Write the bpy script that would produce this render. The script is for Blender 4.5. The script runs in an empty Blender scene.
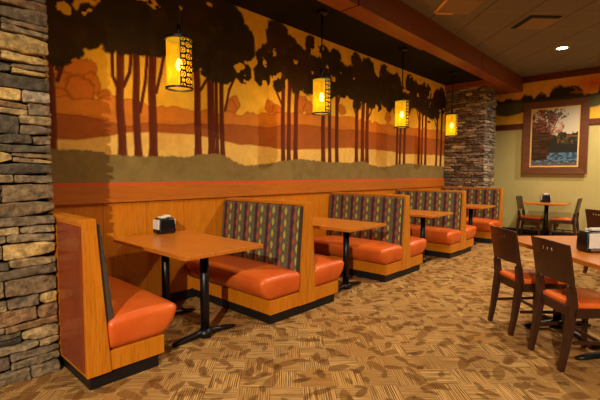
import bpy, bmesh, math, random
import numpy as np
from mathutils import Vector, Matrix
random.seed(7)
SC = bpy.context.scene
COL = SC.collection
R = math.radians

# ------------------------------------------------------------------ camera
cam_d = bpy.data.cameras.new('camera')
cam_d.sensor_width = 36
cam_d.lens = 36 * 407.98 / 600
cam_d.clip_start = 0.05
cam_o = bpy.data.objects.new('camera', cam_d)
COL.objects.link(cam_o)
_y, _p, _r = R(42.798), R(3.704), R(0.158)
_F = Vector((-math.sin(_y) * math.cos(_p), math.cos(_y) * math.cos(_p), -math.sin(_p)))
_Rt = Vector((math.cos(_y), math.sin(_y), 0))
_U = _Rt.cross(_F)
_R2 = _Rt * math.cos(_r) + _U * math.sin(_r)
_U2 = _U * math.cos(_r) - _Rt * math.sin(_r)
m = Matrix((_R2, _U2, -_F)).transposed().to_4x4()
m.translation = (3.796, 0, 1.339)
cam_o.matrix_world = m
SC.camera = cam_o

# ------------------------------------------------------------------ light and exposure
SC.view_settings.view_transform = 'Standard'
SC.view_settings.look = 'None'
SC.view_settings.gamma = 1
SC.view_settings.use_curve_mapping = False
SC.view_settings.exposure = 0.0
w = bpy.data.worlds.new('World'); SC.world = w
w.use_nodes = True
w.node_tree.nodes['Background'].inputs[0].default_value = (1.0, 0.82, 0.62, 1)
w.node_tree.nodes['Background'].inputs[1].default_value = 0.036
CAN_X = 2.27
CANS = [(5.2, -3.2, 1650), (CAN_X, -0.8, 45), (CAN_X, 4.6, 260), (CAN_X, 8.1, 190), (CAN_X, 1.2, 60), (5.1, 1.6, 60), (5.1, 5.0, 150), (5.1, 8.1, 150), (3.5, 8.9, 300)]   # x, y, watts
CAN_COL = (1.0, 0.85, 0.64)
PEND_W = 13
PEND_COL = (1.0, 0.66, 0.25)

# ------------------------------------------------------------------ node helpers
def lin(h):
    if isinstance(h, str):
        h = tuple(int(h[i:i + 2], 16) for i in (0, 2, 4))
    r = []
    for c in h:
        c = c / 255
        r.append(c / 12.92 if c <= .04045 else ((c + .055) / 1.055) ** 2.4)
    return tuple(r)

class V:
    def __init__(s, nt, sock): s.nt, s.k = nt, sock
    def _b(s, op, *o):
        n = s.nt.nodes.new('ShaderNodeMath'); n.operation = op
        for i, x in enumerate((s,) + o):
            if isinstance(x, V): s.nt.links.new(x.k, n.inputs[i])
            else: n.inputs[i].default_value = x
        return V(s.nt, n.outputs[0])
    def __add__(s, o): return s._b('ADD', o)
    def __sub__(s, o): return s._b('SUBTRACT', o)
    def __mul__(s, o): return s._b('MULTIPLY', o)
    def __truediv__(s, o): return s._b('DIVIDE', o)
    def lt(s, o): return s._b('LESS_THAN', o)
    def gt(s, o): return s._b('GREATER_THAN', o)
    def floor(s): return s._b('FLOOR')
    def fract(s): return s._b('FRACT')
    def sin(s): return s._b('SINE')
    def cos(s): return s._b('COSINE')
    def abs(s): return s._b('ABSOLUTE')
    def mod(s, o): return s._b('FLOORED_MODULO', o)
    def sq(s): return s._b('MULTIPLY', s)
    def mx(s, o): return s._b('MAXIMUM', o)
    def mn(s, o): return s._b('MINIMUM', o)
    def smooth(s, a, b):
        n = s.nt.nodes.new('ShaderNodeMapRange'); n.interpolation_type = 'SMOOTHSTEP'
        s.nt.links.new(s.k, n.inputs[0]); n.inputs[1].default_value = a; n.inputs[2].default_value = b
        return V(s.nt, n.outputs[0])

def new_mat(name, rough=.5, metal=0, color=None, coat=0, spec=None):
    mt = bpy.data.materials.new(name); mt.use_nodes = True
    nt = mt.node_tree; b = nt.nodes['Principled BSDF']
    b.inputs['Roughness'].default_value = rough
    b.inputs['Metallic'].default_value = metal
    b.inputs['Coat Weight'].default_value = coat
    if spec is not None: b.inputs['Specular IOR Level'].default_value = spec
    if color is not None: b.inputs['Base Color'].default_value = (*lin(color), 1)
    return mt, nt, b

def coords(nt, kind='Object'):
    tc = nt.nodes.new('ShaderNodeTexCoord')
    if kind == 'World':
        g = nt.nodes.new('ShaderNodeNewGeometry'); src = g.outputs['Position']
    else: src = tc.outputs[kind]
    sx = nt.nodes.new('ShaderNodeSeparateXYZ'); nt.links.new(src, sx.inputs[0])
    return src, V(nt, sx.outputs[0]), V(nt, sx.outputs[1]), V(nt, sx.outputs[2])

def combine(nt, x, y, z):
    c = nt.nodes.new('ShaderNodeCombineXYZ')
    for i, a in enumerate((x, y, z)):
        if isinstance(a, V): nt.links.new(a.k, c.inputs[i])
        else: c.inputs[i].default_value = a
    return c.outputs[0]

def noise(nt, vec, scale=5, detail=3, rough=.5, dist=0, color=False):
    n = nt.nodes.new('ShaderNodeTexNoise'); nt.links.new(vec, n.inputs['Vector'])
    n.inputs['Scale'].default_value = scale; n.inputs['Detail'].default_value = detail
    n.inputs['Roughness'].default_value = rough; n.inputs['Distortion'].default_value = dist
    return n.outputs[1] if color else V(nt, n.outputs[0])

def mixc(nt, f, a, b):
    n = nt.nodes.new('ShaderNodeMix'); n.data_type = 'RGBA'
    if isinstance(f, V): nt.links.new(f.k, n.inputs[0])
    else: n.inputs[0].default_value = f
    for i, c in ((6, a), (7, b)):
        if isinstance(c, (tuple, str)): n.inputs[i].default_value = (*(lin(c) if isinstance(c, str) else c), 1)
        else: nt.links.new(c, n.inputs[i])
    return n.outputs[2]

def bump(nt, b, h, strength=.3, dist=.01):
    n = nt.nodes.new('ShaderNodeBump'); n.inputs['Strength'].default_value = strength
    n.inputs['Distance'].default_value = dist
    nt.links.new(h.k, n.inputs['Height']); nt.links.new(n.outputs[0], b.inputs['Normal'])

def wood(name, dark, mid, light, grain='z', rough=.35, coat=.15, seams=None, scale=1.0):
    mt, nt, b = new_mat(name, rough, coat=coat)
    src, x, y, z = coords(nt)
    f = dict(x=(.7, 9, 9), y=(9, .7, 9), z=(9, 9, .7))[grain]
    v = combine(nt, x * f[0] * scale, y * f[1] * scale, z * f[2] * scale)
    n1 = noise(nt, v, 1.6, 4, .55, .6)
    n2 = noise(nt, v, 9, 3, .6, .3)
    fac = (n1 * .7 + n2 * .3).smooth(.3, .72)
    c = mixc(nt, fac, mid, light)
    c = mixc(nt, (n2 * .6 + n1 * .4).smooth(.62, .4).__mul__(.0) + n2.smooth(.5, .33) * .35, c, dark)
    if seams:
        ax, pitch, off = seams
        s = {'x': x, 'y': y, 'z': z}[ax]
        ln = ((s + off) / pitch).fract().lt(.006 / pitch)
        c = mixc(nt, ln * .8, c, dark)
        blk = ((s + off) / pitch).floor()
        h = (blk * 12.9898).sin() * 43758.5
        c = mixc(nt, h.fract() * .35, c, light)
    nt.links.new(c, b.inputs['Base Color'])
    return mt

def attr_mat(name, rough=.8, bumpn=None, noise_amt=0, coat=0, spec=None, nscale=20):
    mt, nt, b = new_mat(name, rough, coat=coat, spec=spec)
    a = nt.nodes.new('ShaderNodeVertexColor'); a.layer_name = 'Col'
    c = a.outputs[0]
    src, x, y, z = coords(nt)
    if noise_amt:
        n = noise(nt, src, nscale, 5, .65)
        g = n.smooth(.25, .75) * (2 * noise_amt) + (1 - noise_amt)
        mm = nt.nodes.new('ShaderNodeVectorMath'); mm.operation = 'SCALE'
        nt.links.new(c, mm.inputs[0]); nt.links.new(g.k, mm.inputs[3]); c = mm.outputs[0]
    nt.links.new(c, b.inputs['Base Color'])
    if bumpn: bump(nt, b, noise(nt, src, bumpn, 6, .7), 1.0, .03)
    return mt

# ------------------------------------------------------------------ mesh helpers
class MB:
    """collects vertices and faces for one mesh"""
    def __init__(s): s.v, s.f, s.m, s.c = [], [], [], []
    def add(s, vs, fs, mi=0, col=None):
        o = len(s.v); s.v += [tuple(p) for p in vs]
        for f in fs: s.f.append(tuple(i + o for i in f)); s.m.append(mi)
        if col is not None: s.c += [col] * len(vs)
        return s
    def box(s, x0, x1, y0, y1, z0, z1, mi=0, col=None):
        vs = [(x, y, z) for x in (x0, x1) for y in (y0, y1) for z in (z0, z1)]
        return s.add(vs, [(0, 1, 3, 2), (4, 6, 7, 5), (0, 4, 5, 1), (2, 3, 7, 6), (0, 2, 6, 4), (1, 5, 7, 3)], mi, col)
    def prism(s, prof, a0, a1, axis='x', mi=0):
        n = len(prof)
        def P(a, p, q): return {'x': (a, p, q), 'y': (p, a, q), 'z': (p, q, a)}[axis]
        vs = [P(a0, *p) for p in prof] + [P(a1, *p) for p in prof]
        fs = [tuple(range(n))[::-1], tuple(range(n, 2 * n))] + [(i, (i + 1) % n, n + (i + 1) % n, n + i) for i in range(n)]
        return s.add(vs, fs, mi)
    def tube(s, pts, r, n=12, mi=0, caps=True):
        """swept circle; r may be a list; r entries may be (rx, rz) pairs"""
        pts = [Vector(p) for p in pts]; rs = r if isinstance(r, list) else [r] * len(pts)
        vs = []
        for i, p in enumerate(pts):
            t = (pts[min(i + 1, len(pts) - 1)] - pts[max(i - 1, 0)]).normalized()
            a = Vector((0, 0, 1)) if abs(t.z) < .9 else Vector((1, 0, 0))
            u = t.cross(a).normalized(); w_ = u.cross(t).normalized()
            ru, rw = rs[i] if isinstance(rs[i], tuple) else (rs[i], rs[i])
            for k in range(n):
                q = 2 * math.pi * k / n
                vs.append(p + u * math.cos(q) * ru + w_ * math.sin(q) * rw)
        fs = []
        for i in range(len(pts) - 1):
            for k in range(n):
                k2 = (k + 1) % n
                fs.append((i * n + k, i * n + k2, (i + 1) * n + k2, (i + 1) * n + k))
        if caps: fs += [tuple(range(n))[::-1], tuple(range((len(pts) - 1) * n, len(pts) * n))]
        return s.add(vs, fs, mi)
    def beam(s, pts, w, d, up=(1, 0, 0), mi=0):
        """swept rectangle, half sizes w (list or value) along up and d"""
        pts = [Vector(p) for p in pts]; up = Vector(up); vs = []
        for i, p in enumerate(pts):
            t = (pts[min(i + 1, len(pts) - 1)] - pts[max(i - 1, 0)]).normalized()
            o = t.cross(up).normalized()
            ww = w[i] if isinstance(w, list) else w; dd = d[i] if isinstance(d, list) else d
            for a, b in ((-1, -1), (1, -1), (1, 1), (-1, 1)): vs.append(p + up * ww * a + o * dd * b)
        fs = []
        for i in range(len(pts) - 1):
            for k in range(4):
                fs.append((i * 4 + k, i * 4 + (k + 1) % 4, i * 4 + 4 + (k + 1) % 4, i * 4 + 4 + k))
        L = len(pts) * 4
        fs += [(3, 2, 1, 0), (L - 4, L - 3, L - 2, L - 1)]
        return s.add(vs, fs, mi)
    def lathe(s, prof, c=(0, 0, 0), n=32, mi=0):
        vs = []
        for r_, z in prof:
            for k in range(n):
                q = 2 * math.pi * k / n
                vs.append((c[0] + r_ * math.cos(q), c[1] + r_ * math.sin(q), c[2] + z))
        fs = [(i * n + k, i * n + (k + 1) % n, (i + 1) * n + (k + 1) % n, (i + 1) * n + k) for i in range(len(prof) - 1) for k in range(n)]
        return s.add(vs, fs, mi)
    def rbox(s, c, h, r, n=(6, 6, 4), fn=None, mi=0, col=None):
        """rounded box on a grid, optional point map fn"""
        def ps(H, k):
            rr = min(r, H * .98)
            e = [-H, -H + rr * .12, -H + rr * .4, -H + rr * .7]
            mid = [(-H + rr) + (2 * (H - rr)) * i / k for i in range(k + 1)]
            return e + mid + [-q for q in e[::-1]]
        X, Y, Z = ps(h[0], n[0]), ps(h[1], n[1]), ps(h[2], n[2])
        idx = {}; vs = []; fs = []
        def vid(i, j, k):
            key = (i, j, k)
            if key not in idx:
                q = (X[i], Y[j], Z[k]); inn = tuple(max(-(H - min(r, H * .98)), min(H - min(r, H * .98), a)) for a, H in zip(q, h))
                d = Vector(q) - Vector(inn); rr = [min(r, H * .98) for H in h]
                d = d.normalized() if d.length > 1e-9 else d
                p = Vector(inn) + Vector((d.x * rr[0], d.y * rr[1], d.z * rr[2]))
                if fn: p = Vector(fn(p))
                idx[key] = len(vs); vs.append(tuple(p + Vector(c)))
            return idx[key]
        nx, ny, nz = len(X) - 1, len(Y) - 1, len(Z) - 1
        for i in range(nx):
            for j in range(ny):
                fs.append((vid(i, j, 0), vid(i, j + 1, 0), vid(i + 1, j + 1, 0), vid(i + 1, j, 0)))
                fs.append((vid(i, j, nz), vid(i + 1, j, nz), vid(i + 1, j + 1, nz), vid(i, j + 1, nz)))
        for i in range(nx):
            for k in range(nz):
                fs.append((vid(i, 0, k), vid(i + 1, 0, k), vid(i + 1, 0, k + 1), vid(i, 0, k + 1)))
                fs.append((vid(i, ny, k), vid(i, ny, k + 1), vid(i + 1, ny, k + 1), vid(i + 1, ny, k)))
        for j in range(ny):
            for k in range(nz):
                fs.append((vid(0, j, k), vid(0, j, k + 1), vid(0, j + 1, k + 1), vid(0, j + 1, k)))
                fs.append((vid(nx, j, k), vid(nx, j + 1, k), vid(nx, j + 1, k + 1), vid(nx, j, k + 1)))
        return s.add(vs, fs, mi, col)
    def build(s, name, mat, parent=None, smooth=False, bevel=0, label=None, kind=None):
        me = bpy.data.meshes.new(name); me.from_pydata(s.v, [], s.f)
        for mt in (mat if isinstance(mat, (list, tuple)) else [mat]): me.materials.append(mt)
        if any(s.m): me.polygons.foreach_set('material_index', s.m)
        if s.c:
            a = me.color_attributes.new('Col', 'FLOAT_COLOR', 'POINT')
            a.data.foreach_set('color', np.array([(*c, 1) for c in s.c], dtype=np.float32).ravel())
        bm = bmesh.new(); bm.from_mesh(me); bmesh.ops.recalc_face_normals(bm, faces=bm.faces); bm.to_mesh(me); bm.free()
        if smooth: me.polygons.foreach_set('use_smooth', [True] * len(me.polygons))
        me.update()
        o = bpy.data.objects.new(name, me); COL.objects.link(o)
        if parent: o.parent = parent
        if bevel:
            bv = o.modifiers.new('bevel', 'BEVEL'); bv.width = bevel; bv.segments = 2; bv.limit_method = 'ANGLE'; bv.angle_limit = R(35)
        if label: o['label'] = label
        if kind: o['kind'] = kind
        return o

def thing(name, loc, label, cat, group=None, rz=0):
    o = bpy.data.objects.new(name, None); COL.objects.link(o)
    o.location = loc; o.rotation_euler = (0, 0, rz); o.empty_display_size = .1
    o['label'] = label; o['category'] = cat
    if group: o['group'] = group
    return o
def copy_tree(o, parent=None):
    c = o.copy(); COL.objects.link(c); c.parent = parent
    for ch in list(o.children): copy_tree(ch, c)
    return c
def copy_thing(o, loc, label, rz=None):
    c = copy_tree(o); c.location = loc; c['label'] = label
    if rz is not None: c.rotation_euler = (0, 0, rz)
    return c

# ------------------------------------------------------------------ materials
CH_D, CH_M, CH_L = '8e460a', 'be6c10', 'd07e14'
W_V = wood('cherry_wood', CH_D, CH_M, CH_L, 'z')
W_PANEL = wood('cherry_panelling', CH_D, CH_M, CH_L, 'z', seams=('y', .41, .16))
W_Y = wood('cherry_rail', CH_D, 'ac5c0e', 'b8680f', 'y', .45, .05)
W_X = wood('cherry_trim', CH_D, CH_M, CH_L, 'x')
W_TOP = wood('tabletop_laminate', '8c400d', 'c47022', 'ca7826', 'x', .3, .12, scale=.5)
W_TOP_U = wood('tabletop_core', '2c1206', '3a1a0a', '46220d', 'x', .6, 0)
W_DARK = wood('walnut_stained_wood', '180b06', '2e150b', '3e1e11', 'z', .38, .15)
W_BEAM = wood('beam_wood', '4e230c', '7c3e16', '8c4a1c', 'y', .5, .05)
W_TRIM = wood('dark_trim_wood', '3d160a', '5a2210', '6b2c14', 'x', .45, .1)
W_FRAME = wood('picture_frame_wood', '40200c', '5e3012', '703c16', 'x', .5, .05)
BLACK, _, _ = new_mat('black_vinyl_base', .55, color='0d0b0b')
IRON, _, _ = new_mat('black_powder_coat', .38, metal=.3, color='121113')
PLASTIC, _, _ = new_mat('black_plastic', .3, color='0c0d12')
PAPER, _, _ = new_mat('white_paper', .8, color='d9d4c8')
CREAM, _, _ = new_mat('cream_mat_board', .7, color='dcb468')
RED, _, _ = new_mat('red_stripe_paint', .7, color='c8501c')
CHROME, _, _ = new_mat('brushed_steel', .3, metal=.9, color='b9b5ae')

def vinyl(name, base, dark):
    mt, nt, b = new_mat(name, .36, coat=.12)
    src, x, y, z = coords(nt)
    n = noise(nt, src, 3, 3, .5)
    nt.links.new(mixc(nt, n.smooth(.35, .7), base, dark), b.inputs['Base Color'])
    bump(nt, b, noise(nt, src, 9, 2, .5), .25, .02)
    return mt
VINYL = vinyl('orange_vinyl', 'e06a26', 'd2581a')
VINYL_B = vinyl('red_orange_vinyl', '8c3812', '7c3010')

def fabric():
    mt, nt, b = new_mat('leaf_pattern_fabric', .85, spec=.15)
    src, x, y, z = coords(nt)
    P, H = .172, .115
    c = mixc(nt, noise(nt, src, 60, 2).smooth(.3, .7), '57503f', '6a6250')
    # dark aubergine and bronze bands run up between the leaf columns
    ph = (x / P).fract()
    band = (ph - .5).abs().smooth(.17, .10)
    c = mixc(nt, band * .8, c, '3c2a30')
    def leaf(c, off, zoff, col, w=.15, hh=.44, amt=1.0):
        u = ((x / P + off).fract() - .5) / w
        t = ((z / H + zoff).fract() - .5) / hh
        d = u.abs() + t.sq() + noise(nt, src, 40, 2) * .25
        return mixc(nt, d.smooth(1.12, .9) * amt, c, col)
    c = leaf(c, .02, .05, '55202e', .12, .42, .9)
    c = leaf(c, .52, .0, 'aaa23e', .12, .38, .9)
    c = leaf(c, .80, .45, 'a84e30', .115, .38, .9)
    nt.links.new(c, b.inputs['Base Color'])
    bump(nt, b, noise(nt, src, 300, 2), .3, .002)
    return mt
FABRIC = fabric()
SIDE_F, _, _ = new_mat('plain_taupe_fabric', .9, color='4e4238', spec=.1)

def carpet():
    mt, nt, b = new_mat('patterned_carpet', .95, spec=.1)
    src, x, y, z = coords(nt, 'World')
    s = (x + y) * .70711; t = (x - y) * .70711
    C = .20
    ci = (s / C).floor(); cj = (t / C).floor()
    par = (ci + cj).mod(2)
    fs = (s / C).fract(); ft = (t / C).fract()
    u = fs * par + ft * (par * -1 + 1)          # across the stripes
    l = ft * par + fs * (par * -1 + 1)
    cell = (ci * 12.99 + cj * 78.23).sin() * 437.58
    vv = combine(nt, u * 46 + cell * 3, l * .6 + cell, 0.0)
    st = noise(nt, vv, 1.0, 3, .65) * .85 + (u * 87.96).sin() * .06 + .075
    bl = cell.fract()
    c = mixc(nt, st.smooth(.40, .60), '5e3d1b', 'd6a866')
    c = mixc(nt, bl.smooth(.35, .95) * .38, c, '8a5c2c')
    c = mixc(nt, noise(nt, src, 1.6, 3).smooth(.45, .7) * .35, c, 'a5702f')
    for k, (sc_, a, wd, amt) in enumerate([(5.6, .38, .15, .75), (4.4, .44, .17, .7), (7.2, .32, .14, .65)]):
        off = nt.nodes.new('ShaderNodeVectorMath'); off.operation = 'ADD'
        nt.links.new(combine(nt, x, y, 0.0), off.inputs[0]); off.inputs[1].default_value = (k * 7.31, k * 3.17, 0)
        vo = nt.nodes.new('ShaderNodeTexVoronoi'); vo.voronoi_dimensions = '2D'
        nt.links.new(off.outputs[0], vo.inputs['Vector']); vo.inputs['Scale'].default_value = sc_
        vo.inputs['Randomness'].default_value = .8
        sb = nt.nodes.new('ShaderNodeVectorMath'); sb.operation = 'SUBTRACT'
        nt.links.new(off.outputs[0], sb.inputs[0]); nt.links.new(vo.outputs['Position'], sb.inputs[1])
        q = nt.nodes.new('ShaderNodeSeparateXYZ'); nt.links.new(sb.outputs[0], q.inputs[0])
        cr = nt.nodes.new('ShaderNodeSeparateColor'); nt.links.new(vo.outputs['Color'], cr.inputs[0])
        dx, dy = V(nt, q.outputs[0]) * sc_, V(nt, q.outputs[1]) * sc_
        rr = V(nt, cr.outputs[0]); ang = rr * 6.283
        p1 = dx * ang.cos() + dy * ang.sin(); p2 = dy * ang.cos() - dx * ang.sin()
        ww = (p1 * .55 + 1)
        d = (p1 / a).sq() + (p2 / (ww * wd)).sq()
        msk = d.smooth(1.15, .85) * V(nt, cr.outputs[1]).gt(.36) * amt
        msk = msk * (st.smooth(.3, .7) * .35 + .65)
        c = mixc(nt, msk, c, ('5e3814', '6e4418', '523010')[k])
    nt.links.new(c, b.inputs['Base Color'])
    bump(nt, b, noise(nt, src, 220, 2), .4, .004)
    return mt
CARPET = carpet()

def tile_mat():
    mt, nt, b = new_mat('ceiling_tile', .9, spec=.1)
    src, x, y, z = coords(nt, 'World')
    s = (x + y) * .70711; t = (y - x) * .70711
    T = .6
    def ln(q, o, wd): return (((q + o) / T).fract() - .5).abs().gt(.5 - wd)
    g1 = ln(s, -5.27, .012); g2 = ln(t, -3.27, .008)
    c = mixc(nt, noise(nt, src, 90, 2).smooth(.3, .7), '746e6c', '7e7876')
    c = mixc(nt, g1 * .75, c, '3c2c20')
    c = mixc(nt, g2 * .55, c, 'a8927a')
    nt.links.new(c, b.inputs['Base Color'])
    return mt
TILE = tile_mat()

def paint(name, a, b_, sc_=2.0, rough=.85):
    mt, nt, b = new_mat(name, rough, spec=.2)
    src, x, y, z = coords(nt)
    nt.links.new(mixc(nt, noise(nt, src, sc_, 4).smooth(.3, .7), a, b_), b.inputs['Base Color'])
    bump(nt, b, noise(nt, src, 120, 2), .15, .002)
    return mt
GREEN = paint('olive_green_paint', 'b8a868', 'c0b072')
SOFFIT = paint('dark_brown_soffit_paint', '11100e', '161412')
GROUT, _, _ = new_mat('mortar', .95, color='1c1612')
STONE = attr_mat('ledgestone', .85, 22, .62, nscale=22)
MURAL = attr_mat('painted_mural', .8, None, .10, nscale=7, spec=.25)

# ================================================================== THE SETTING
def structure(o): o['kind'] = 'structure'; return o
YB = 10.0          # back wall
P = 1.934          # pitch of the booths
structure(MB().box(-.3, 8.5, -5, YB + .2, -.1, 0).build('floor', CARPET))
wl = structure(MB().box(-.2, -.012, -.6, YB, 0, 3.6).build('wall_left', GREEN))
wb = structure(MB().box(-.2, 8.5, YB, YB + .2, 0, 3.6).build('wall_back', GREEN))
structure(MB().box(-.2, 1.0, -5, YB, 3.25, 3.6).build('ceiling_soffit', SOFFIT)).name = 'ceiling'
structure(MB().box(1.0, 8.5, -5, YB, 3.45, 3.6).build('ceiling', TILE))
# timber faced beam between soffit and tiles, in lengths, and the return over the stone pillar
b = MB()
for a0, a1, g in ((-5, .05, .012), (.075, 1.85, 0), (1.875, 3.69, .012), (3.715, 5.625, .012), (5.65, 7.455, 0), (7.48, 8.7, .0)):
    b.box(.98 - g, 1.2 + g, a0, a1, 3.14 - g, 3.45)
b.box(1.02, 1.165, -5, 8.7, 3.18, 3.449)
structure(b.build('trim_1', W_BEAM, bevel=.004))
structure(MB().box(0, 1.2, 8.7, YB, 3.14, 3.45).build('trim_2', W_BEAM, bevel=.004))
# wainscot with rail and red line
wp = MB().box(-.012, 0, .3, 9.4, .1, 1.08).build('wainscot_panelling', W_PANEL, wl)
k_ = MB().box(-.012, .006, .3, 9.4, 0, .1).build('baseboard', BLACK, wl)
structure(MB().prism([(0, 1.072), (.030, 1.072), (.022, 1.216), (.012, 1.222), (0, 1.222)], .3, 8.75, 'y').build('trim_3', W_Y))
MB().box(-.012, .012, .3, 8.75, 1.222, 1.252).build('red_line', RED, wl)
structure(MB().box(.3, 8.5, YB - .02, YB, 0, .13).build('baseboard_back', BLACK))
structure(MB().box(.3, 8.5, YB - .03, YB, 2.335, 2.45).build('trim_4', W_TRIM, bevel=.004))
structure(MB().box(1.2, 8.5, YB - .05, YB, 3.325, 3.45).build('trim_5', W_TRIM, bevel=.004))

# ------------------------------------------------------------------ mural
def vnoise(X, Y, seed=0):
    xi, yi = np.floor(X).astype(int), np.floor(Y).astype(int)
    fx, fy = X - xi, Y - yi
    fx = fx * fx * (3 - 2 * fx); fy = fy * fy * (3 - 2 * fy)
    def h(a, b_):
        q = np.sin(a * 127.1 + b_ * 311.7 + seed * 74.7) * 43758.5453
        return q - np.floor(q)
    return (h(xi, yi) * (1 - fx) + h(xi + 1, yi) * fx) * (1 - fy) + (h(xi, yi + 1) * (1 - fx) + h(xi + 1, yi + 1) * fx) * fy
def fbm(X, Y, o=4, seed=0):
    r = 0; a = .5
    for i in range(o):
        r = r + a * vnoise(X, Y, seed + i); X = X * 2.03; Y = Y * 2.03; a *= .5
    return r / (1 - .5 ** o)
def S3(h): return np.array(lin(h))
def put(img, mask, col):
    mask = np.clip(mask, 0, 1)[..., None]; img[:] = img * (1 - mask) + S3(col) * mask
def edge(d, w_=.006): return np.clip(.5 + d / w_, 0, 1)     # d > 0 inside

GROUND = [(1.08, 1.53), (1.15, 1.53), (1.35, 1.54), (1.56, 1.51), (1.84, 1.5), (2.1, 1.51), (2.33, 1.51), (2.51, 1.54), (2.71, 1.56), (2.84, 1.54), (2.98, 1.48), (3.13, 1.43), (3.46, 1.46), (3.81, 1.51), (4.1, 1.54), (4.63, 1.51), (5.25, 1.51), (5.58, 1.55), (5.93, 1.48), (6.17, 1.45), (6.64, 1.5), (7.21, 1.54), (7.84, 1.52), (8.76, 1.5)]
FIELD = [(1.08, 1.62), (1.27, 1.62), (1.48, 1.67), (1.66, 1.7), (1.95, 1.74), (2.45, 1.76), (2.71, 1.72), (3.06, 1.68), (3.9, 1.65), (4.1, 1.67), (5.25, 1.75), (5.97, 1.76), (6.82, 1.72), (8.75, 1.75)]
RUST = [(1.09, 1.84), (1.31, 1.83), (1.57, 1.8), (1.75, 1.8), (1.95, 1.84), (2.27, 1.84), (2.92, 1.88), (3.9, 1.97), (4.75, 2.01), (5.81, 2.02), (6.8, 2.04), (8.73, 2.06)]
HILL = [(1.09, 1.97), (1.32, 1.98), (1.66, 2.04), (1.95, 1.97), (2.46, 2.01), (2.85, 2.03), (3.21, 2.04), (3.9, 2.14), (4.74, 2.18), (5.24, 2.21), (6.28, 2.19), (8.71, 2.27)]
CAN = [(1.3, 2.54, 0.125), (1.42, 2.51, 0.086), (1.18, 2.39, 0.13), (1.2, 2.64, 0.114), (1.15, 2.27, 0.049), (1.19, 2.85, 0.114), (1.41, 2.69, 0.085), (1.61, 2.67, 0.142), (1.51, 2.96, 0.104), (1.77, 2.8, 0.183), (1.97, 2.71, 0.19), (2.18, 2.87, 0.197), (2.35, 2.81, 0.223), (2.6, 2.98, 0.264), (1.73, 2.99, 0.127), (1.58, 2.48, 0.062), (1.68, 2.53, 0.09), (1.86, 2.55, 0.084), (2.07, 2.6, 0.106), (1.97, 2.98, 0.095), (2.3, 3.1, 0.141), (2.53, 2.7, 0.209), (2.72, 2.58, 0.194), (2.92, 2.62, 0.178), (3.11, 2.52, 0.103), (2.85, 2.44, 0.088), (3.07, 2.86, 0.182), (2.87, 3.05, 0.198), (2.69, 3.16, 0.15), (2.4, 2.52, 0.102), (2.29, 2.6, 0.141), (3.17, 2.77, 0.092), (3.68, 3.06, 0.161), (3.84, 2.94, 0.178), (3.54, 2.75, 0.17), (3.41, 2.54, 0.107), (3.77, 2.57, 0.113), (3.68, 2.45, 0.062), (4.05, 2.85, 0.169), (4.09, 2.67, 0.183), (4.33, 3.1, 0.108), (4.62, 3.02, 0.112), (4.47, 2.77, 0.192), (4.85, 3.04, 0.115), (4.85, 2.8, 0.23), (5.1, 2.7, 0.163), (5.41, 3.1, 0.107), (5.72, 3.03, 0.158), (6.25, 3.02, 0.15), (6.66, 2.99, 0.122), (5.42, 2.44, 0.092), (5.85, 2.76, 0.24), (6.04, 2.52, 0.098), (6.4, 2.53, 0.085), (6.49, 2.93, 0.154), (6.78, 2.72, 0.193), (7.35, 2.84, 0.222), (7.78, 2.88, 0.211), (8.34, 2.6, 0.1), (8.33, 2.91, 0.16), (7.9, 2.99, 0.136), (7.14, 3.03, 0.145), (6.26, 2.75, 0.2), (5.36, 2.78, 0.213), (5.58, 2.88, 0.156), (8.57, 3.03, 0.123), (4.74, 2.53, 0.085), (4.01, 2.48, 0.065)]
FARTREE = [(1.33, 2.2, 0.134), (1.23, 2.08, 0.099), (1.42, 2.12, 0.094), (1.32, 2.06, 0.118), (1.17, 1.98, 0.065), (1.53, 2.03, 0.061), (2.99, 2.14, 0.079), (2.93, 2.09, 0.078), (3.54, 2.17, 0.073), (3.65, 2.13, 0.074), (4.13, 2.28, 0.105), (4.26, 2.24, 0.094), (5.03, 2.31, 0.088), (6.37, 2.32, 0.084)]
TRUNK = [(1.1, 0.051, 1.44, 2.34), (1.668, 0.074, 1.47, 2.51), (1.821, 0.069, 1.47, 2.54), (1.983, 0.083, 1.47, 2.58), (2.486, 0.081, 1.5, 2.54), (2.666, 0.093, 1.51, 2.57), (2.739, 0.04, 1.51, 2.59), (2.809, 0.058, 1.52, 2.6), (3.772, 0.069, 1.48, 2.6), (3.883, 0.068, 1.49, 2.62), (4.018, 0.079, 1.5, 2.58), (4.59, 0.087, 1.48, 2.61), (4.742, 0.071, 1.48, 2.63), (4.913, 0.083, 1.47, 2.66), (5.425, 0.089, 1.51, 2.5), (5.594, 0.097, 1.52, 2.6), (5.722, 0.095, 1.52, 2.62), (6.707, 0.073, 1.48, 2.67), (6.817, 0.067, 1.48, 2.68), (6.975, 0.084, 1.48, 2.71), (7.559, 0.089, 1.47, 2.78), (7.688, 0.07, 1.48, 2.8), (7.843, 0.099, 1.48, 2.82), (8.357, 0.088, 1.48, 2.64), (8.581, 0.091, 1.48, 2.81)]
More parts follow.
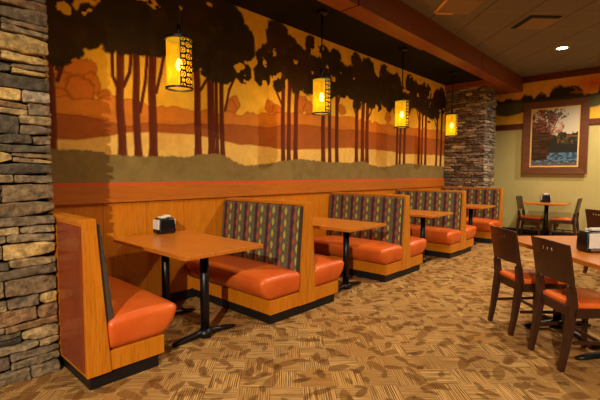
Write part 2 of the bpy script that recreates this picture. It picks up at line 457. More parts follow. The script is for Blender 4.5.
BRANCH = [(1.15, 2.1, 1.2, 2.26), (1.2, 2.26, 1.27, 2.41), (1.15, 2.19, 1.18, 2.35), (1.66, 2.08, 1.6, 2.22), (1.6, 2.22, 1.6, 2.44), (1.7, 2.14, 1.76, 2.28), (1.76, 2.28, 1.78, 2.48), (1.85, 1.92, 1.91, 2.21), (1.91, 2.21, 1.94, 2.54), (2.02, 2.13, 2.07, 2.32), (2.07, 2.32, 2.11, 2.51), (2.0, 2.25, 1.96, 2.52), (2.53, 2.23, 2.64, 2.4), (2.64, 2.4, 2.73, 2.52), (2.85, 2.05, 2.91, 2.29), (2.91, 2.29, 3.01, 2.48), (2.49, 2.33, 2.43, 2.5), (3.77, 2.19, 3.66, 2.37), (3.66, 2.37, 3.61, 2.49), (4.04, 2.32, 4.09, 2.53), (3.9, 2.37, 3.94, 2.57), (4.58, 2.32, 4.51, 2.53), (4.91, 2.32, 5.0, 2.57), (5.43, 2.22, 5.32, 2.4), (5.69, 2.19, 5.83, 2.36), (5.83, 2.36, 5.92, 2.57), (6.69, 2.31, 6.54, 2.51), (6.94, 2.34, 7.08, 2.65), (7.54, 2.36, 7.4, 2.67), (7.8, 2.42, 7.96, 2.72), (8.31, 2.35, 8.2, 2.54)]


CAN += [(y_, 2.74 + .10 * math.sin(y_ * 5.3), .19 + .05 * math.sin(y_ * 11)) for y_ in [3.7 + .27 * k for k in range(19)]]
def paint_left():
    y0, y1, z0, z1, st = .3, 8.76, 1.25, 3.25, .0105
    ys = np.arange(y0, y1 + st, st); zs = np.arange(z0, z1 + st, st); zs[-1] = z1
    Y, Z = np.meshgrid(ys, zs, indexing='ij')
    img = np.empty(Y.shape + (3,))
    n = fbm(Y * 2, Z * 2, 4); n2 = fbm(Y * 9, Z * 9, 4, 5); n3 = fbm(Y * 30, Z * 30, 3, 9)
    img[:] = S3('f9d042')
    put(img, np.clip((Z - 2.05) / .9, 0, 1) * .4, 'e8a630')
    put(img, np.clip((2.15 - Z) / .35, 0, 1) * .6, 'f0a028')
    put(img, np.clip(n2 - .45, 0, 1) * .4, 'e8a428')
    L = lambda D: np.interp(Y, [p[0] for p in D], [p[1] for p in D])
    hill = L(HILL) + (n2 - .5) * .10
    for y_, z_, r_ in FARTREE:
        d = r_ * (1 + (fbm(Y * 14, Z * 14, 4, 3) - .5) * .9) - np.hypot(Y - y_, Z - z_)
        put(img, edge(d, .02) * .95, 'd07c26'); put(img, edge(.010 - np.abs(d), .01) * .5, '8a3c0c')
        put(img, edge(.02 - np.abs(Y - y_), .02) * (Z < z_) * (Z > 1.9) * .8, 'd07c26')
    put(img, edge(hill - Z, .01), 'd4852a'); put(img, edge(.007 - np.abs(hill - Z), .008) * .5, '8a3c0c')
    put(img, edge(hill - .09 - n * .1 - Z, .03) * .6, 'c47426')
    r = L(RUST) + (n - .5) * .10
    put(img, edge(r - Z, .012), 'a65c22'); put(img, edge(.006 - np.abs(r - Z), .008) * .6, '6a2a0a')
    f = L(FIELD) + (fbm(Y * 4, Z * .5, 3, 8) - .5) * .04
    put(img, edge(f - Z), 'ecc262'); put(img, edge(.006 - np.abs(f - Z), .008) * .5, '9a4a10')
    put(img, (Z < f) * np.clip(n3 - .5, 0, 1) * .6, 'b8741c')
    for y_, w_, zb, zt in TRUNK:
        hw = w_ / 2 * (1 + .25 * np.clip((zb + .12 - Z) / .12, 0, 1)) * (1 - .12 * (Z - zb))
        d = hw - np.abs(Y - y_ + (fbm(Y * 0 + y_ * 3, Z * 2, 2) - .5) * .03)
        put(img, edge(d) * (Z > zb - .05) * (Z < zt + .15), '5c2610')
        put(img, edge(d) * (Z > zb) * (Z < zt + .15) * np.clip((Y - y_) / hw, 0, 1) * .35, '8e3814')
        put(img, edge(.006 - np.abs(d), .006) * (Z > zb) * (Z < zt + .15) * .6, '3a140a')
    for a, b0, c_, d_ in BRANCH:
        t = np.clip(((Y - a) * (c_ - a) + (Z - b0) * (d_ - b0)) / ((c_ - a) ** 2 + (d_ - b0) ** 2), 0, 1)
        q = np.hypot(Y - a - t * (c_ - a), Z - b0 - t * (d_ - b0))
        put(img, edge(.017 - q, .008), '5a2010')
    m = np.full(Y.shape, -1.0)
    wob = (fbm(Y * 8, Z * 8, 4, 21) - .5); wob2 = (fbm(Y * 22, Z * 22, 3, 23) - .5)
    for y_, z_, r_ in CAN:
        m = np.maximum(m, r_ * 1.2 * (1 + wob * .45) + (wob2 * .05) - np.hypot((Y - y_) * .92, Z - z_))
    hole = fbm(Y * 6, Z * 7, 4, 33)
    m = np.where((hole > .70) & (m < .09), -.02, m)
    m = np.where((hole > .77), -.02, m)
    put(img, edge(m, .012), '2e2410')
    put(img, edge(m, .012) * np.clip(n2 - .5, 0, 1) * 1.6, '4a3a18')
    put(img, edge(.008 - np.abs(m), .008) * .5, '1c140a')
    g = L(GROUND) + (fbm(Y * 40, Z * 0 + 3, 2, 2) - .5) * .022
    put(img, edge(g - Z, .008), '84703e')
    put(img, (Z < g) * np.clip(n3 - .45, 0, 1) * .9, '8e7440'); put(img, (Z < g) * np.clip(.5 - n2, 0, 1) * .9, '5e4a26')
    put(img, np.clip(n - .42, 0, 1) * .35, '7a3a10')
    N, M = Y.shape
    v = np.stack([np.zeros(Y.size), Y.ravel(), Z.ravel()], 1)
    i = (np.arange(N - 1)[:, None] * M + np.arange(M - 1)[None]).ravel()
    return v, np.stack([i, i + M, i + M + 1, i + 1], 1), img
def grid_mesh(name, v, f, img, mat, parent=None):
    me = bpy.data.meshes.new(name)
    me.vertices.add(len(v)); me.vertices.foreach_set('co', v.astype(np.float32).ravel())
    me.loops.add(f.size); me.loops.foreach_set('vertex_index', f.astype(np.int32).ravel())
    me.polygons.add(len(f)); me.polygons.foreach_set('loop_start', np.arange(0, f.size, 4, dtype=np.int32))
    me.polygons.foreach_set('loop_total', np.full(len(f), 4, dtype=np.int32))
    me.update(calc_edges=True)
    a = me.color_attributes.new('Col', 'FLOAT_COLOR', 'POINT')
    c = np.ones((len(v), 4), np.float32); c[:, :3] = img.reshape(-1, 3); a.data.foreach_set('color', c.ravel())
    me.materials.append(mat)
    o = bpy.data.objects.new(name, me); COL.objects.link(o)
    if parent: o.parent = parent
    return o
o = grid_mesh('mural', *paint_left(), MURAL, wl)
o['label'] = 'painted sunset woodland mural above the panelling'

def paint_frieze():
    ys = np.arange(.3, 8.5, .02); zs = np.arange(2.44, 3.34, .015)
    X, Z = np.meshgrid(ys, zs, indexing='ij')
    img = np.empty(X.shape + (3,)); n = fbm(X * 3, Z * 3, 4, 2); n2 = fbm(X * 9, Z * 9, 4, 7)
    img[:] = S3('ecb44a')
    put(img, np.clip(1 - np.hypot((X - 2.5) / .6, (Z - 3.15) / .25), 0, 1), 'e0601c')
    put(img, edge(2.66 - Z + (n2 - .5) * .08, .02), 'ecb83a')
    top = 2.93 + .07 * np.sin(X * 2.2) + (n2 - .5) * .12
    for x_, r_ in ((.9, .1), (1.3, .13), (1.55, .12), (1.95, .24), (2.12, .2), (2.75, .2), (3.2, .18), (3.9, .22), (4.6, .2)):
        top = np.maximum(top, 2.95 + np.sqrt(np.clip(r_ ** 2 - (X - x_) ** 2, 0, 1)) * .95 + (n2 - .5) * .12)
    bot = 2.70 + .05 * np.sin(X * 5) + (n2 - .5) * .05
    put(img, edge(top - Z, .02) * edge(Z - bot, .02), '33301a')
    put(img, edge(2.92 - Z, .08) * edge(Z - bot, .02), '5c5c34')
    put(img, (n2 > .62) * edge(top - Z, .02) * (Z > 2.98), 'a05c22')
    N, M = X.shape
    v = np.stack([X.ravel(), np.full(X.size, YB - .008), Z.ravel()], 1)
    i = (np.arange(N - 1)[:, None] * M + np.arange(M - 1)[None]).ravel()
    return v, np.stack([i, i + 1, i + M + 1, i + M], 1), img
o = grid_mesh('mural_frieze', *paint_frieze(), MURAL, wb)
o['label'] = 'painted sunset frieze of dark treetops'

# ------------------------------------------------------------------ ledgestone pillars
SCOL = [('94805f', 3), ('a68c60', 3), ('7a6850', 3), ('5f5440', 2), ('bc9c5e', 2), ('846c4c', 3), ('8e6c46', 2), ('9c8c74', 1), ('54493a', 1)]
SC_FAR = [('9c8c78', 3), ('8a7a66', 3), ('756858', 3), ('5a5248', 2), ('b8a484', 2), ('7a6250', 2), ('66503f', 2)]
def stone_pillar(name, core, runs, zs, hmin, hmax, lmin, lmax, depth, pal, seed, amp):
    rnd = random.Random(seed)
    pool = [lin(h) for h, k in pal for _ in range(k)]
    s = MB()
    z = zs[0]
    while z < zs[1]:
        h = rnd.uniform(hmin, hmax)
        if z + h > zs[1]: h = zs[1] - z
        if h < .02: break
        for axis, fixed, sgn, a0, a1 in runs:
            a = a0
            while a < a1 - 1e-3:
                l = rnd.uniform(lmin, lmax)
                if a + l > a1 - lmin * .6: l = a1 - a
                hh = h * rnd.uniform(.94, 1.0); dd = depth * rnd.uniform(.75, 1.25)
                split = rnd.random() < .22 and h > hmin * 1.3
                for q in range(2 if split else 1):
                    h2 = hh / (2 if split else 1)
                    cc = rnd.choice(pool); j = rnd.uniform(.8, 1.15); cc = tuple(min(1, c * j) for c in cc)
                    sd = rnd.uniform(0, 100); tilt = rnd.uniform(-.11, .11)
                    cz = z + h2 / 2 + q * h2
                    lh = (l - .006) / 2; dh = dd / 2 + .03
                    def fn(p, sd=sd, tilt=tilt, lh=lh, h2=h2, axis=axis):
                        t = p.y if axis == 'x' else p.x
                        def nz(a_, b_): return math.sin(a_ * 17 + sd) * math.cos(b_ * 23 + sd * 1.7) + .5 * math.sin(a_ * 41 + b_ * 37 + sd * 3) + .45 * math.sin(a_ * 90 - b_ * 120 + sd) * math.sin(b_ * 75 + a_ * 30)
                        e = 1 - .55 * max(0, (t if math.sin(sd * 9) > 0 else -t) / lh) ** 2 * (.5 + .5 * math.sin(sd * 5))
                        zz = p.z * e + tilt * t * .5 + nz(t, p.z) * amp * .35
                        g = nz(t + 3, p.z * 2) * amp
                        return (p.x + g, p.y, zz) if axis == 'x' else (p.x, p.y + g, zz)
                    c_a = a + l / 2
                    if axis == 'x': s.rbox((fixed + sgn * (dd / 2 - .03), c_a, cz), (dh, lh, h2 / 2 - .0025), min(.011, h2 * .2), (2, 9, 4), fn, 0, cc)
                    else: s.rbox((c_a, fixed + sgn * (dd / 2 - .03), cz), (lh, dh, h2 / 2 - .0025), min(.011, h2 * .2), (9, 2, 4), fn, 0, cc)
                a += l
        z += h
    root = structure(MB().box(*core).build(name, GROUT))
    s.build('ledgestones', STONE, root, smooth=True)
stone_pillar('wall_pillar', (0, .71, -.6, .85, 0, 3.25), [('x', .72, 1, -.6, .875), ('y', .835, 1, 0, .70)], (0, 3.25), .048, .125, .15, .42, .045, SCOL, 11, .009)
stone_pillar('wall_pillar', (0, .81, 8.78, 9.4, 0, 3.25), [('y', 8.79, -1, 0, .845), ('x', .81, 1, 8.8, 9.42)], (.95, 3.25), .035, .085, .10, .32, .035, SC_FAR, 5, .004)
for o in COL.objects:
    if o.name.startswith('ceiling') or o.name.startswith('wall_pillar'): pass

# ================================================================== BOOTHS
XP, XB, ZT = 1.239, 1.228, 1.064
def seat_cushion(x0, x1, y0, y1, sgn, parent):
    """seat vinyl; sgn = -1: front edge at y0 side, +1: front at y1 side"""
    hx, hy, hz = (x1 - x0) / 2, (y1 - y0) / 2, .105
    def fn(p):
        t = (p.z + hz) / (2 * hz)
        f = max(0, sgn * p.y / hy)
        y = p.y + sgn * .105 * f * math.sin(min(1, t * 1.15) * math.pi * .55)
        e = max(0, p.x / hx)
        x = p.x + .022 * e ** 4 * math.sin(t * math.pi * .6)
        z = p.z
        if p.z > 0:
            z += .034 * (1 - (p.x / hx) ** 4) * (1 - (p.y / hy) ** 4)
            z -= .012 * max(0, -sgn * p.y / hy)
        return (x, y, z)
    return MB().rbox(((x0 + x1) / 2, (y0 + y1) / 2, .222 + hz), (hx, hy, hz), .045, (10, 6, 2), fn).build('seat_cushion', VINYL, parent, smooth=True)
def back_cushion(prof, x0, x1, parent):
    s = MB().prism(prof, x0, x1, 'x'); s.m[0] = s.m[1] = 1
    o = s.build('back_cushion', [FABRIC, SIDE_F], parent)
    bv = o.modifiers.new('bevel', 'BEVEL'); bv.width = .018; bv.segments = 4; bv.limit_method = 'ANGLE'; bv.angle_limit = R(40)
    return o
def double_booth(y, label):
    t = thing('double_booth_bench', (0, y, 0), label, 'booth', 'double booth benches along the wall')
    MB().box(.03, XB - .03, .03, .941, 0, .1).build('toe_kick', BLACK, t)
    MB().box(.01, XB, 0, .971, .095, .222).build('base', W_V, t, bevel=.003)
    MB().prism([(.40, .21), (.571, .21), (.527, ZT - .025), (.455, ZT - .025)], .01, XP - .03, 'x').build('back_frame', W_X, t)
    MB().prism([(.367, .095), (.604, .095), (.534, ZT), (.448, ZT)], XP - .03, XP, 'x').build('end_panel', W_V, t, bevel=.003)
    MB().box(.01, XP - .03, .44, .542, ZT - .03, ZT).build('top_cap', W_X, t, bevel=.004)
    seat_cushion(.015, XB, -.005, .385, -1, t); seat_cushion(.015, XB, .586, .976, 1, t)
    back_cushion([(.335, .37), (.41, .37), (.46, ZT - .032), (.398, ZT - .032)], .02, XP - .032, t)
    back_cushion([(.561, .37), (.636, .37), (.573, ZT - .032), (.511, ZT - .032)], .02, XP - .032, t)
    return t
Y2 = 2.397
double_booth(Y2, 'nearest double-sided booth bench, orange seats and leaf-patterned backs, right of the first table')
bt = bpy.data.objects['double_booth_bench']
copy_thing(bt, (0, Y2 + P, 0), 'middle of three double-sided booth benches, between the second and third pendant lamps')
copy_thing(bt, (0, Y2 + 2 * P, 0), 'farthest double-sided booth bench, in front of the single bench at the stone pillar')
# single bench by the near pillar
t = thing('booth_bench', (0, .88, 0), 'single booth bench with orange vinyl back beside the large near stone pillar', 'booth')
MB().box(.03, XB - .03, .03, .48, 0, .1).build('toe_kick', BLACK, t)
MB().box(.01, XB, .02, .51, .095, .222).build('base', W_V, t, bevel=.003)
MB().prism([(.004, .095), (.13, .095), (.07, ZT - .028), (.004, ZT - .028)], .01, XP - .03, 'x').build('back_frame', W_V, t)
MB().prism([(0, .095), (.145, .095), (.076, ZT), (0, ZT)], XP - .03, XP, 'x').build('end_panel', W_V, t, bevel=.003)
MB().box(.01, XP - .03, -.002, .078, ZT - .03, ZT).build('top_cap', W_X, t, bevel=.003)
MB().box(.80, XP - .035, -.008, .01, .12, ZT - .045).build('back_upholstery', VINYL_B, t, bevel=.006, label='flat red-orange vinyl panel')
seat_cushion(.015, XB, .125, .515, 1, t)
back_cushion([(.10, .37), (.19, .37), (.112, ZT - .032), (.05, ZT - .032)], .02, XP - .02, t)
# single bench against the far pillar
t = thing('booth_bench', (0, Y2 + 3 * P, 0), 'single booth bench at the far end against the far stone pillar', 'booth')
MB().box(.03, XB - .03, .03, .55, 0, .1).build('toe_kick', BLACK, t)
MB().box(.01, XB, 0, .56, .095, .222).build('base', W_V, t, bevel=.003)
MB().prism([(.40, .21), (.55, .21), (.55, ZT - .025), (.455, ZT - .025)], .01, XP - .03, 'x').build('back_frame', W_X, t)
MB().prism([(.367, .095), (.56, .095), (.56, ZT), (.448, ZT)], XP - .03, XP, 'x').build('end_panel', W_V, t, bevel=.003)
MB().box(.01, XP - .03, .44, .56, ZT - .03, ZT).build('top_cap', W_X, t, bevel=.004)
seat_cushion(.015, XB, -.005, .385, -1, t)
back_cushion([(.335, .37), (.41, .37), (.46, ZT - .032), (.398, ZT - .032)], .02, XP - .032, t)

# ================================================================== TABLES
def foot_arm(s, c, d, L):
    """cast iron arm from the hub c along d"""
    c = Vector(c); d = Vector(d)
    pts = [c + Vector((0, 0, .045)), c + d * L * .3 + Vector((0, 0, .040)), c + d * L * .8 + Vector((0, 0, .024)), c + d * L + Vector((0, 0, .016))]
    s.tube(pts, [(.034, .03), (.03, .024), (.028, .018), (.02, .013)], 10)
def booth_table(y, label):
    t = thing('booth_table', (.73, y, 0), label, 'table', 'booth tables')
    o = MB().box(-.585, .587, -.365, .364, .728, .76).build('table_top', W_TOP, t, bevel=.004)
    MB().box(-.5, .5, -.28, .28, .712, .729).build('underframe', IRON, t)
    for x in (-.345, .275):
        s = MB().tube([(x, 0, .03), (x, 0, .715)], .036, 20)
        s.build('column', IRON, t, smooth=True)
        f = MB(); foot_arm(f, (x, 0, 0), (0, 1, 0), .29); foot_arm(f, (x, 0, 0), (0, -1, 0), .29)
        f.lathe([(.001, .012), (.06, .012), (.062, .05), (.045, .065), (.037, .075), (.001, .075)], (x, 0, 0), 24)
        f.build('foot', IRON, t, smooth=True)
        MB().box(x - .05, x + .05, -.2, .2, .700, .713).build('top_plate', IRON, t)
    return t
YT = 1.872
tb = booth_table(YT, 'nearest booth table, with a napkin dispenser at its wall end')
copy_thing(tb, (.73, YT + P, 0), 'second booth table from the left, beneath the second pendant lamp')
copy_thing(tb, (.73, YT + 2 * P, 0), 'third booth table from the left, beneath the third pendant lamp')
copy_thing(tb, (.73, YT + 3 * P, 0), 'farthest booth table, in front of the bench at the far stone pillar')

def cafe_table(loc, L, Wd, cols, label, rz, cross=True):
    t = thing('dining_table', loc, label, 'table', None, rz)
    MB().box(-L / 2, L / 2, -Wd / 2, Wd / 2, .725, .76).build('table_top', W_TOP, t, bevel=.004)
    for x in cols:
        MB().tube([(x, 0, .03), (x, 0, .715)], .038, 20).build('column', IRON, t, smooth=True)
        f = MB()
        for d in ((0, 1, 0), (0, -1, 0), (1, 0, 0), (-1, 0, 0)): foot_arm(f, (x, 0, 0), d, .29)
        f.lathe([(.001, .012), (.06, .012), (.062, .05), (.045, .065), (.038, .075), (.001, .075)], (x, 0, 0), 24)
        f.build('foot', IRON, t, smooth=True)
        MB().box(x - .15, x + .15, -.15, .15, .708, .726).build('top_plate', IRON, t)
    return t
Q = math.sqrt(.5)
def st(s, t, z=0): return ((s + t) * Q, (s - t) * Q, z)
# local +x of a 45 degree table runs along t (towards the camera side)
big = cafe_table(st(5.08, -.42), 1.25, .76, (-.31, .32), 'large rectangular dining table in the right foreground behind two wooden chairs', R(-45))
far = cafe_table(st(7.35, -2.15), 1.25, .76, (-.31, .31), 'dining table at the right edge, mostly hidden beyond the large foreground table', R(-45))
bk = cafe_table((1.84, 9.55, 0), .74, .62, (0,), 'small dining table under the framed lake picture', 0)

# ================================================================== CHAIRS
def chair(loc, rz, label):
    """local: x = width, faces +y, origin on the floor at the centre of the rear feet"""
    t = thing('dining_chair', loc, label, 'chair', 'wooden dining chairs', rz)
    W2 = .19
    def rear(z):  # y of the rear post centre line
        return -.02 + .062 * min(1, z / .45) ** .8 - .066 * max(0, (z - .45) / .42) ** 1.2
    for sx in (-1, 1):
        pts = [(sx * (W2 - .02 + .0 * z), rear(z), z) for z in (0, .15, .3, .45, .58)]
        MB().beam(pts, [.018, .02, .022, .022, .021], [.016, .02, .025, .027, .023], (1, 0, 0)).build('leg', W_DARK, t, bevel=.003)
        MB().beam([(sx * (W2 + .012), .42, 0), (sx * (W2 + .006), .415, .41)], [.014, .020], [.014, .020], (1, 0, 0)).build('leg', W_DARK, t, bevel=.003)
        MB().beam([(sx * (W2 - .012), .05, .2), (sx * (W2 + .008), .41, .2)], .008, .012, (1, 0, 0)).build('stretcher', W_DARK, t, bevel=.002)
    MB().beam([(-W2, .24, .2), (W2, .24, .2)], .008, .012, (0, 1, 0)).build('stretcher', W_DARK, t, bevel=.002)
    # backrest: curved slab with posts and three square holes
    s = MB()
    xs = [-.205, -.185, -.165, -.145, -.11, -.058, -.045, -.0065, .0065, .045, .058, .11, .145, .165, .185, .205]
    xs = [-.205, -.19, -.165, -.13, -.09, -.060, -.032, -.014, .014, .032, .060, .09, .13, .165, .19, .205]
    zs = [.55, .60, .64, .70, .76, .806, .828, .85, .872]
    th = .008; vid = {}
    def P_(i, k, side):
        key = (i, k, side)
        if key not in vid:
            x, z = xs[i], zs[k]
            top = z + (.008 * (1 - (x / .205) ** 2) if k == len(zs) - 1 else 0)
            y = rear(z) - .022 * (1 - (x / .205) ** 2) + side * th
            vid[key] = len(s.v); s.v.append((x, y, top))
        return vid[key]
    nx, nz = len(xs) - 1, len(zs) - 1
    def filled(i, k):
        if i < 0 or i >= nx or k < 0 or k >= nz: return False
        if k == 0: return i < 2 or i >= nx - 2
        if k == 5 and i in (5, 7, 9): return False
        return True
    for i in range(nx):
        for k in range(nz):
            if not filled(i, k): continue
            s.f.append((P_(i, k, -1), P_(i + 1, k, -1), P_(i + 1, k + 1, -1), P_(i, k + 1, -1))); s.m.append(0)
            s.f.append((P_(i, k, 1), P_(i, k + 1, 1), P_(i + 1, k + 1, 1), P_(i + 1, k, 1))); s.m.append(0)
            for (di, dk, e) in ((-1, 0, ((i, k), (i, k + 1))), (1, 0, ((i + 1, k + 1), (i + 1, k))), (0, -1, ((i + 1, k), (i, k))), (0, 1, ((i, k + 1), (i + 1, k + 1)))):
                if not filled(i + di, k + dk):
                    (a, b_), (c, d) = e
                    s.f.append((P_(a, b_, -1), P_(a, b_, 1), P_(c, d, 1), P_(c, d, -1))); s.m.append(0)
    s.build('backrest', W_DARK, t, bevel=.002)
    MB().box(-W2 + .0, W2 - .0, .03, .055, .372, .437).box(-W2 - .01, W2 + .01, .405, .43, .370, .434).box(-W2 - .002, -W2 + .02, .04, .42, .370, .434).box(W2 - .02, W2 + .002, .04, .42, .370, .434).build('seat_frame', W_DARK, t, bevel=.003)
    def fn(p): return (p.x * (1 + .08 * (p.y / .2)), p.y, p.z + (.01 * (1 - (p.x / .2) ** 2) * (1 - (p.y / .2) ** 2) if p.z > 0 else 0))
    MB().rbox((0, .245, .450), (.188, .2, .020), .016, (6, 6, 1), fn).build('seat', VINYL, t, smooth=True, label='orange vinyl padded seat')
    return t
c1 = chair((*st(4.586, -.735)[:2], 0), R(-45), 'wooden dining chair at the left end of the large foreground table')
copy_thing(c1, (*st(4.586, -.115)[:2], 0), 'nearest wooden dining chair, largest one at the right, back to the camera')
copy_thing(c1, (1.345, 9.55, 0), 'wooden dining chair left of the small table under the framed picture', R(-90))
copy_thing(c1, (2.385, 9.55, 0), 'wooden dining chair right of the small table under the framed picture', R(90))
copy_thing(c1, (*st(6.78, -2.46)[:2], 0), 'wooden dining chair cut off by the right edge, beyond the foreground napkin dispenser', R(-45))

# ================================================================== NAPKIN DISPENSERS
def dispenser(loc, rz, label, a, b_, h, low=.3, lipm=None):
    """a, b_ half sizes; local: napkins show on the -x and +x faces"""
    t = thing('napkin_dispenser', loc, label, 'napkin dispenser', None, rz)
    MB().rbox((0, 0, h / 2), (a, b_, h / 2), .018, (2, 2, 2), lambda p: (p.x * (1 - .10 * max(0, p.z) / (h / 2)), p.y * (1 - .08 * max(0, p.z) / (h / 2)), p.z)).build('body', PLASTIC, t, smooth=True)
    for sg in (-1, 1):
        s = MB()
        x = sg * (a - .002)
        s.prism([(-b_ * .84, h * low), (b_ * .84, h * low), (b_ * .80, h * .92), (-b_ * .80, h * .92)], x - .008, x + .004, 'x')
        s.build('napkin_stack', PAPER, t, bevel=.003)
        MB().box(min(x, x + sg * .012), max(x, x + sg * .012), -b_ * .7, b_ * .7, .012, h * low * .9).build('lip', lipm or PLASTIC, t, bevel=.003)
    s = MB()
    s.rbox((0, 0, h + .010), (a * .62, b_ * .5, .012), .008, (3, 3, 1), lambda p: (p.x, p.y, p.z + p.x * .15 + .004 * math.sin(p.x * 90)))
    s.build('napkins_on_top', PAPER, t, smooth=True)
    return t
dispenser((.175, 1.985, .76), R(90), 'black napkin dispenser on the nearest booth table against the panelling', .085, .068, .15)
dispenser(st(5.015, -.275, .76), R(-45), 'black napkin dispenser with white napkins on the large foreground table', .06, .10, .155, .2, CHROME)
dispenser((1.80, 9.62, .76), R(25), 'small black napkin dispenser on the back table under the framed picture', .08, .07, .16)

# ================================================================== PENDANT LAMPS
def glass_mat():
    mt, nt, b = new_mat('amber_shade_glass', .4)
    src, x, y, z = coords(nt)
    n = noise(nt, src, 9, 4, .6, .8)
    c = mixc(nt, n.smooth(.35, .7), (.95, .34, .004), (1.0, .52, .012))
    nt.nodes.remove(b); out = nt.nodes['Material Output']
    tr = nt.nodes.new('ShaderNodeBsdfTransparent'); tr.inputs[0].default_value = (1, .66, .16, 1)
    tl = nt.nodes.new('ShaderNodeBsdfTranslucent'); nt.links.new(mixc(nt, .9, c, (0.0, 0.0, 0.0)), tl.inputs[0])
    em = nt.nodes.new('ShaderNodeEmission'); nt.links.new(c, em.inputs[0]); em.inputs[1].default_value = .65
    m1 = nt.nodes.new('ShaderNodeMixShader'); m1.inputs[0].default_value = .5
    nt.links.new(tl.outputs[0], m1.inputs[1]); nt.links.new(tr.outputs[0], m1.inputs[2])
    ad = nt.nodes.new('ShaderNodeAddShader'); nt.links.new(m1.outputs[0], ad.inputs[0]); nt.links.new(em.outputs[0], ad.inputs[1])
    nt.links.new(ad.outputs[0], out.inputs[0])
    return mt
GLASS = glass_mat()
BULB = bpy.data.materials.new('glowing_bulb'); BULB.use_nodes = True
_b = BULB.node_tree.nodes['Principled BSDF']; _b.inputs['Emission Color'].default_value = (1, .72, .3, 1); _b.inputs['Emission Strength'].default_value = 25
def pendant(y, label):
    t = thing('pendant_lamp', (.675, y, 2.045), label, 'pendant lamp', 'pendant lamps over the booth tables')
    Hh, r = .41, .103
    MB().lathe([(.001, 1.2), (.062, 1.2), (.062, 1.17), (.02, 1.155), (.001, 1.155)], n=24).build('canopy', IRON, t, smooth=True)
    MB().tube([(0, 0, Hh + .03), (0, 0, 1.18)], .009, 10).tube([(0, 0, Hh), (0, 0, Hh + .12)], .016, 12).build('rod', IRON, t, smooth=True)
    s = MB().lathe([(r, .005), (r, Hh - .01)], n=48); s.build('lamp_shade', GLASS, t, smooth=True)
    MB().lathe([(r - .004, 0), (r + .012, 0), (r + .012, .014), (r - .004, .014), (r - .004, 0)], n=48).build('ring', IRON, t)
    MB().lathe([(.001, Hh + .012), (r + .012, Hh + .012), (r + .012, Hh - .006), (r - .004, Hh - .006)], n=48).build('lid', IRON, t)
    # pierced metal band
    s = MB(); na, nz = 40, 150; a0, a1 = R(-28), R(52); rr = r + .004
    vid = {}
    def PV(i, k):
        if (i, k) not in vid:
            a = a0 + (a1 - a0) * i / na
            vid[i, k] = len(s.v); s.v.append((rr * math.cos(a), rr * math.sin(a), .01 + (Hh - .02) * k / nz))
        return vid[i, k]
    for i in range(na):
        for k in range(nz):
            u = (i + .5) / na * 2 - 1; z = (k + .5) / nz * (Hh - .02); c = .0975
            v_ = (z % c) / c * 2 - 1
            x_ = u * .072; w_ = v_ * c / 2
            on = True
            for cx, cz, k1 in ((0, 0, 1), (.048, .04875, 1), (-.048, .04875, 1), (.048, -.04875, 1), (-.048, -.04875, 1)):
                d = math.hypot(x_ - cx, w_ - cz)
                if d < .009 or (.0145 < d < .0245 and abs(x_ - cx) > .004): on = False
            if abs(w_) > .036 and abs(x_) < .016: on = False
            if abs(x_) > .031 and abs(w_) < .012 and abs(x_) < .056: on = False
            if abs(u) > .90: on = True
            if on: s.f.append((PV(i, k), PV(i + 1, k), PV(i + 1, k + 1), PV(i, k + 1))); s.m.append(0)
    o = s.build('pierced_metal_band', IRON, t)
    sm = o.modifiers.new('thickness', 'SOLIDIFY'); sm.thickness = .002
    MB().lathe([(.001, .155), (.018, .165), (.028, .19), (.024, .22), (.013, .25), (.001, .255)], n=20).build('bulb', BULB, t, smooth=True)
    MB().tube([(0, 0, .25), (0, 0, Hh)], .014, 12).build('socket', IRON, t, smooth=True)
    l = bpy.data.lights.new('bulb_light', 'POINT'); l.energy = PEND_W; l.color = PEND_COL; l.shadow_soft_size = .04
    lo = bpy.data.objects.new('bulb_light', l); COL.objects.link(lo); lo.parent = t; lo.location = (0, 0, .12)
    return t
pd = pendant(YT, 'nearest and largest amber cylinder pendant lamp')
copy_thing(pd, (.62, YT + P, 2.05), 'amber pendant lamp second from the left')
copy_thing(pd, (.62, YT + 2 * P, 2.05), 'amber pendant lamp third from the left')
copy_thing(pd, (.60, YT + 3 * P, 2.05), 'amber pendant lamp nearest the far stone pillar')

# ================================================================== CEILING FITTINGS
DISC = bpy.data.materials.new('lamp_lens'); DISC.use_nodes = True
_b = DISC.node_tree.nodes['Principled BSDF']; _b.inputs['Emission Color'].default_value = (1, .85, .62, 1); _b.inputs['Emission Strength'].default_value = 30
def can(x, y, e, label):
    t = thing('recessed_downlight', (x, y, 3.45), label, 'ceiling light', 'recessed downlights')
    MB().lathe([(.08, 0), (.112, 0), (.108, -.006), (.08, -.008), (.076, -.004), (.076, 0)], n=32).build('trim_ring', PAPER, t, smooth=True)
    MB().lathe([(.001, -.002), (.078, -.002)], n=32).build('lens', DISC, t)
    l = bpy.data.lights.new('downlight_beam', 'SPOT'); l.energy = e; l.color = CAN_COL
    l.spot_size = R(172 if e > 500 else 150); l.spot_blend = .3 if e > 500 else .7; l.shadow_soft_size = .035
    lo = bpy.data.objects.new('downlight_beam', l); COL.objects.link(lo); lo.parent = t; lo.location = (0, 0, -.03)
    return t
cn = can(*CANS[3], 'single bright round recessed downlight in the tiled ceiling')
for x, y, e in CANS[:3] + CANS[4:]:
    c = copy_thing(cn, (x, y, 3.45), 'recessed downlight in the tiled ceiling, outside the picture')
    for ch in c.children:
        if ch.type == 'LIGHT':
            ch.data = ch.data.copy(); ch.data.energy = e
            if e > 500: ch.data.spot_size = R(174); ch.data.spot_blend = .3
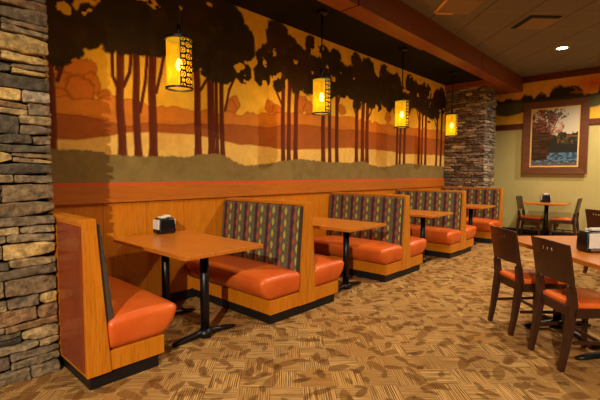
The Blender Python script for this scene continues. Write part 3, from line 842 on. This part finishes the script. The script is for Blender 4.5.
# slot diffuser turned with the 45 degree tile grid
t = thing('ceiling_vent', (2.255, 6.53, 3.45), 'square ceiling vent with two dark slots in the tiles', 'ceiling vent', None, R(45))
DARKV, _, _ = new_mat('vent_gap', .9, color='0a0806')
PLATE, _, _ = new_mat('vent_plate', .8, color='8a7660')
MB().box(-.24, .24, -.24, .24, -.006, 0).build('plate', PLATE, t)
MB().box(-.255, -.185, -.25, .22, -.010, -.001).build('slot', DARKV, t)
MB().box(-.25, .18, -.255, -.18, -.0105, -.001).build('slot', DARKV, t)

t = thing('ceiling_vent', (1.66, 5.24, 3.45), 'ceiling vent added to carry a light streak painted as amber strips, above the timber beam, at the top of the picture', 'ceiling vent', None, R(45))
STREAK, _, _ = new_mat('painted_light_streak', .6, color='e8b060')  # bright streak of light put into the strip colour; vent added to hold it
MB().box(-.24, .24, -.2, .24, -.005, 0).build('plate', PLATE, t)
MB().box(-.25, -.215, -.2, .2, -.012, -.001).build('light_streak_strip', STREAK, t)
MB().box(-.2, .02, .2, .235, -.012, -.001).build('light_streak_strip', STREAK, t)

# ================================================================== PICTURE
t = thing('framed_picture', (1.845, YB - .03, 2.115), 'large framed lake and autumn tree photograph on the olive green wall', 'picture')
w2, h2, fw = .592, .768, .145
s = MB()
for sx in (-1, 1):
    s.add([(sx * w2, -.005, -h2), (sx * w2, -.005, h2), (sx * w2, -.045, h2), (sx * w2, -.045, -h2), (sx * (w2 - fw), -.03, -h2 + fw), (sx * (w2 - fw), -.03, h2 - fw), (sx * (w2 - fw), -.005, -h2 + fw), (sx * (w2 - fw), -.005, h2 - fw)],
          [(0, 1, 2, 3), (3, 2, 5, 4), (4, 5, 7, 6), (6, 7, 1, 0)])
    s.add([(-w2, -.005, sx * h2), (w2, -.005, sx * h2), (w2, -.045, sx * h2), (-w2, -.045, sx * h2), (-w2 + fw, -.03, sx * (h2 - fw)), (w2 - fw, -.03, sx * (h2 - fw)), (-w2 + fw, -.005, sx * (h2 - fw)), (w2 - fw, -.005, sx * (h2 - fw))],
          [(0, 1, 2, 3), (3, 2, 5, 4), (4, 5, 7, 6), (6, 7, 1, 0)])
s.build('frame', W_FRAME, t, bevel=.004)
MB().box(-w2 + fw - .01, w2 - fw + .01, -.022, -.006, -h2 + fw - .01, h2 - fw + .01).build('mat_board', CREAM, t)
def paint_picture():
    a, b_ = w2 - fw - .03, h2 - fw - .03
    xs = np.linspace(-a, a, 130); zs = np.linspace(-b_, b_, 180)
    X, Z = np.meshgrid(xs, zs, indexing='ij'); u = X / a; v = Z / b_
    img = np.empty(X.shape + (3,)); n = fbm(X * 12, Z * 12, 4, 4); n2 = fbm(X * 40, Z * 40, 3, 6)
    img[:] = S3('cfc3a6'); put(img, np.clip((v - .2), 0, 1) * .5, 'b8b09a')
    put(img, edge(.0 + (n - .5) * .5 + .12 * u - v + .08, .05), '20201c')                 # far shore trees
    put(img, (v < .05) * (v > -.25) * (n2 > .55) * (u > .1), '5c5a24'); put(img, (v < .1) * (v > -.15) * (n > .6) * (n2 > .45) * (u > -.1), '7a4420')
    put(img, edge(-.55 - v + (n - .5) * .05, .03), '203a52')                               # water
    put(img, (v < -.55) * (fbm(X * 20, Z * 90, 3, 12) > .52), '5f8298'); put(img, (v < -.88) * (n2 > .45), '6a4a34')
    cl = -.1 + (n - .5) * .5 - .25 * np.abs(v + .1)
    put(img, edge(cl - u, .08) * (v < .55) * (v > -.8), '241611')
    put(img, edge(cl - u, .08) * (v < .4) * (v > -.8) * (fbm(X * 6, Z * 50, 3, 8) > .55), '4e2c1e')
    put(img, (np.hypot((u + .5) / .55, (v - .62) / .42) < 1) * (n > .42), '3a2a20')
    put(img, (np.hypot((u + .45) / .6, (v - .6) / .42) < 1) * (n2 > .5), '8a4a36')
    put(img, (np.hypot((u - .02) / .4, (v - .35) / .25) < 1) * (n2 > .5), 'a8604a')
    put(img, (np.abs(u + .15 - .5 * (v - .1)) < .02) * (v > .1) * (v < .95), '3c302c')
    put(img, (np.abs(u + .2 + .15 * (v - .1)) < .02) * (v > .1) * (v < .95), '3c302c')
    put(img, (np.hypot((u - .1) / .5, (v - .8) / .2) < 1) * (fbm(X * 30, Z * 30, 2, 17) > .58), '5c5450')
    N, M = X.shape
    vv = np.stack([X.ravel(), np.full(X.size, -.0235), Z.ravel()], 1)
    i = (np.arange(N - 1)[:, None] * M + np.arange(M - 1)[None]).ravel()
    return vv, np.stack([i, i + 1, i + M + 1, i + M], 1), img
grid_mesh('print', *paint_picture(), attr_mat('photo_print', .35), t)
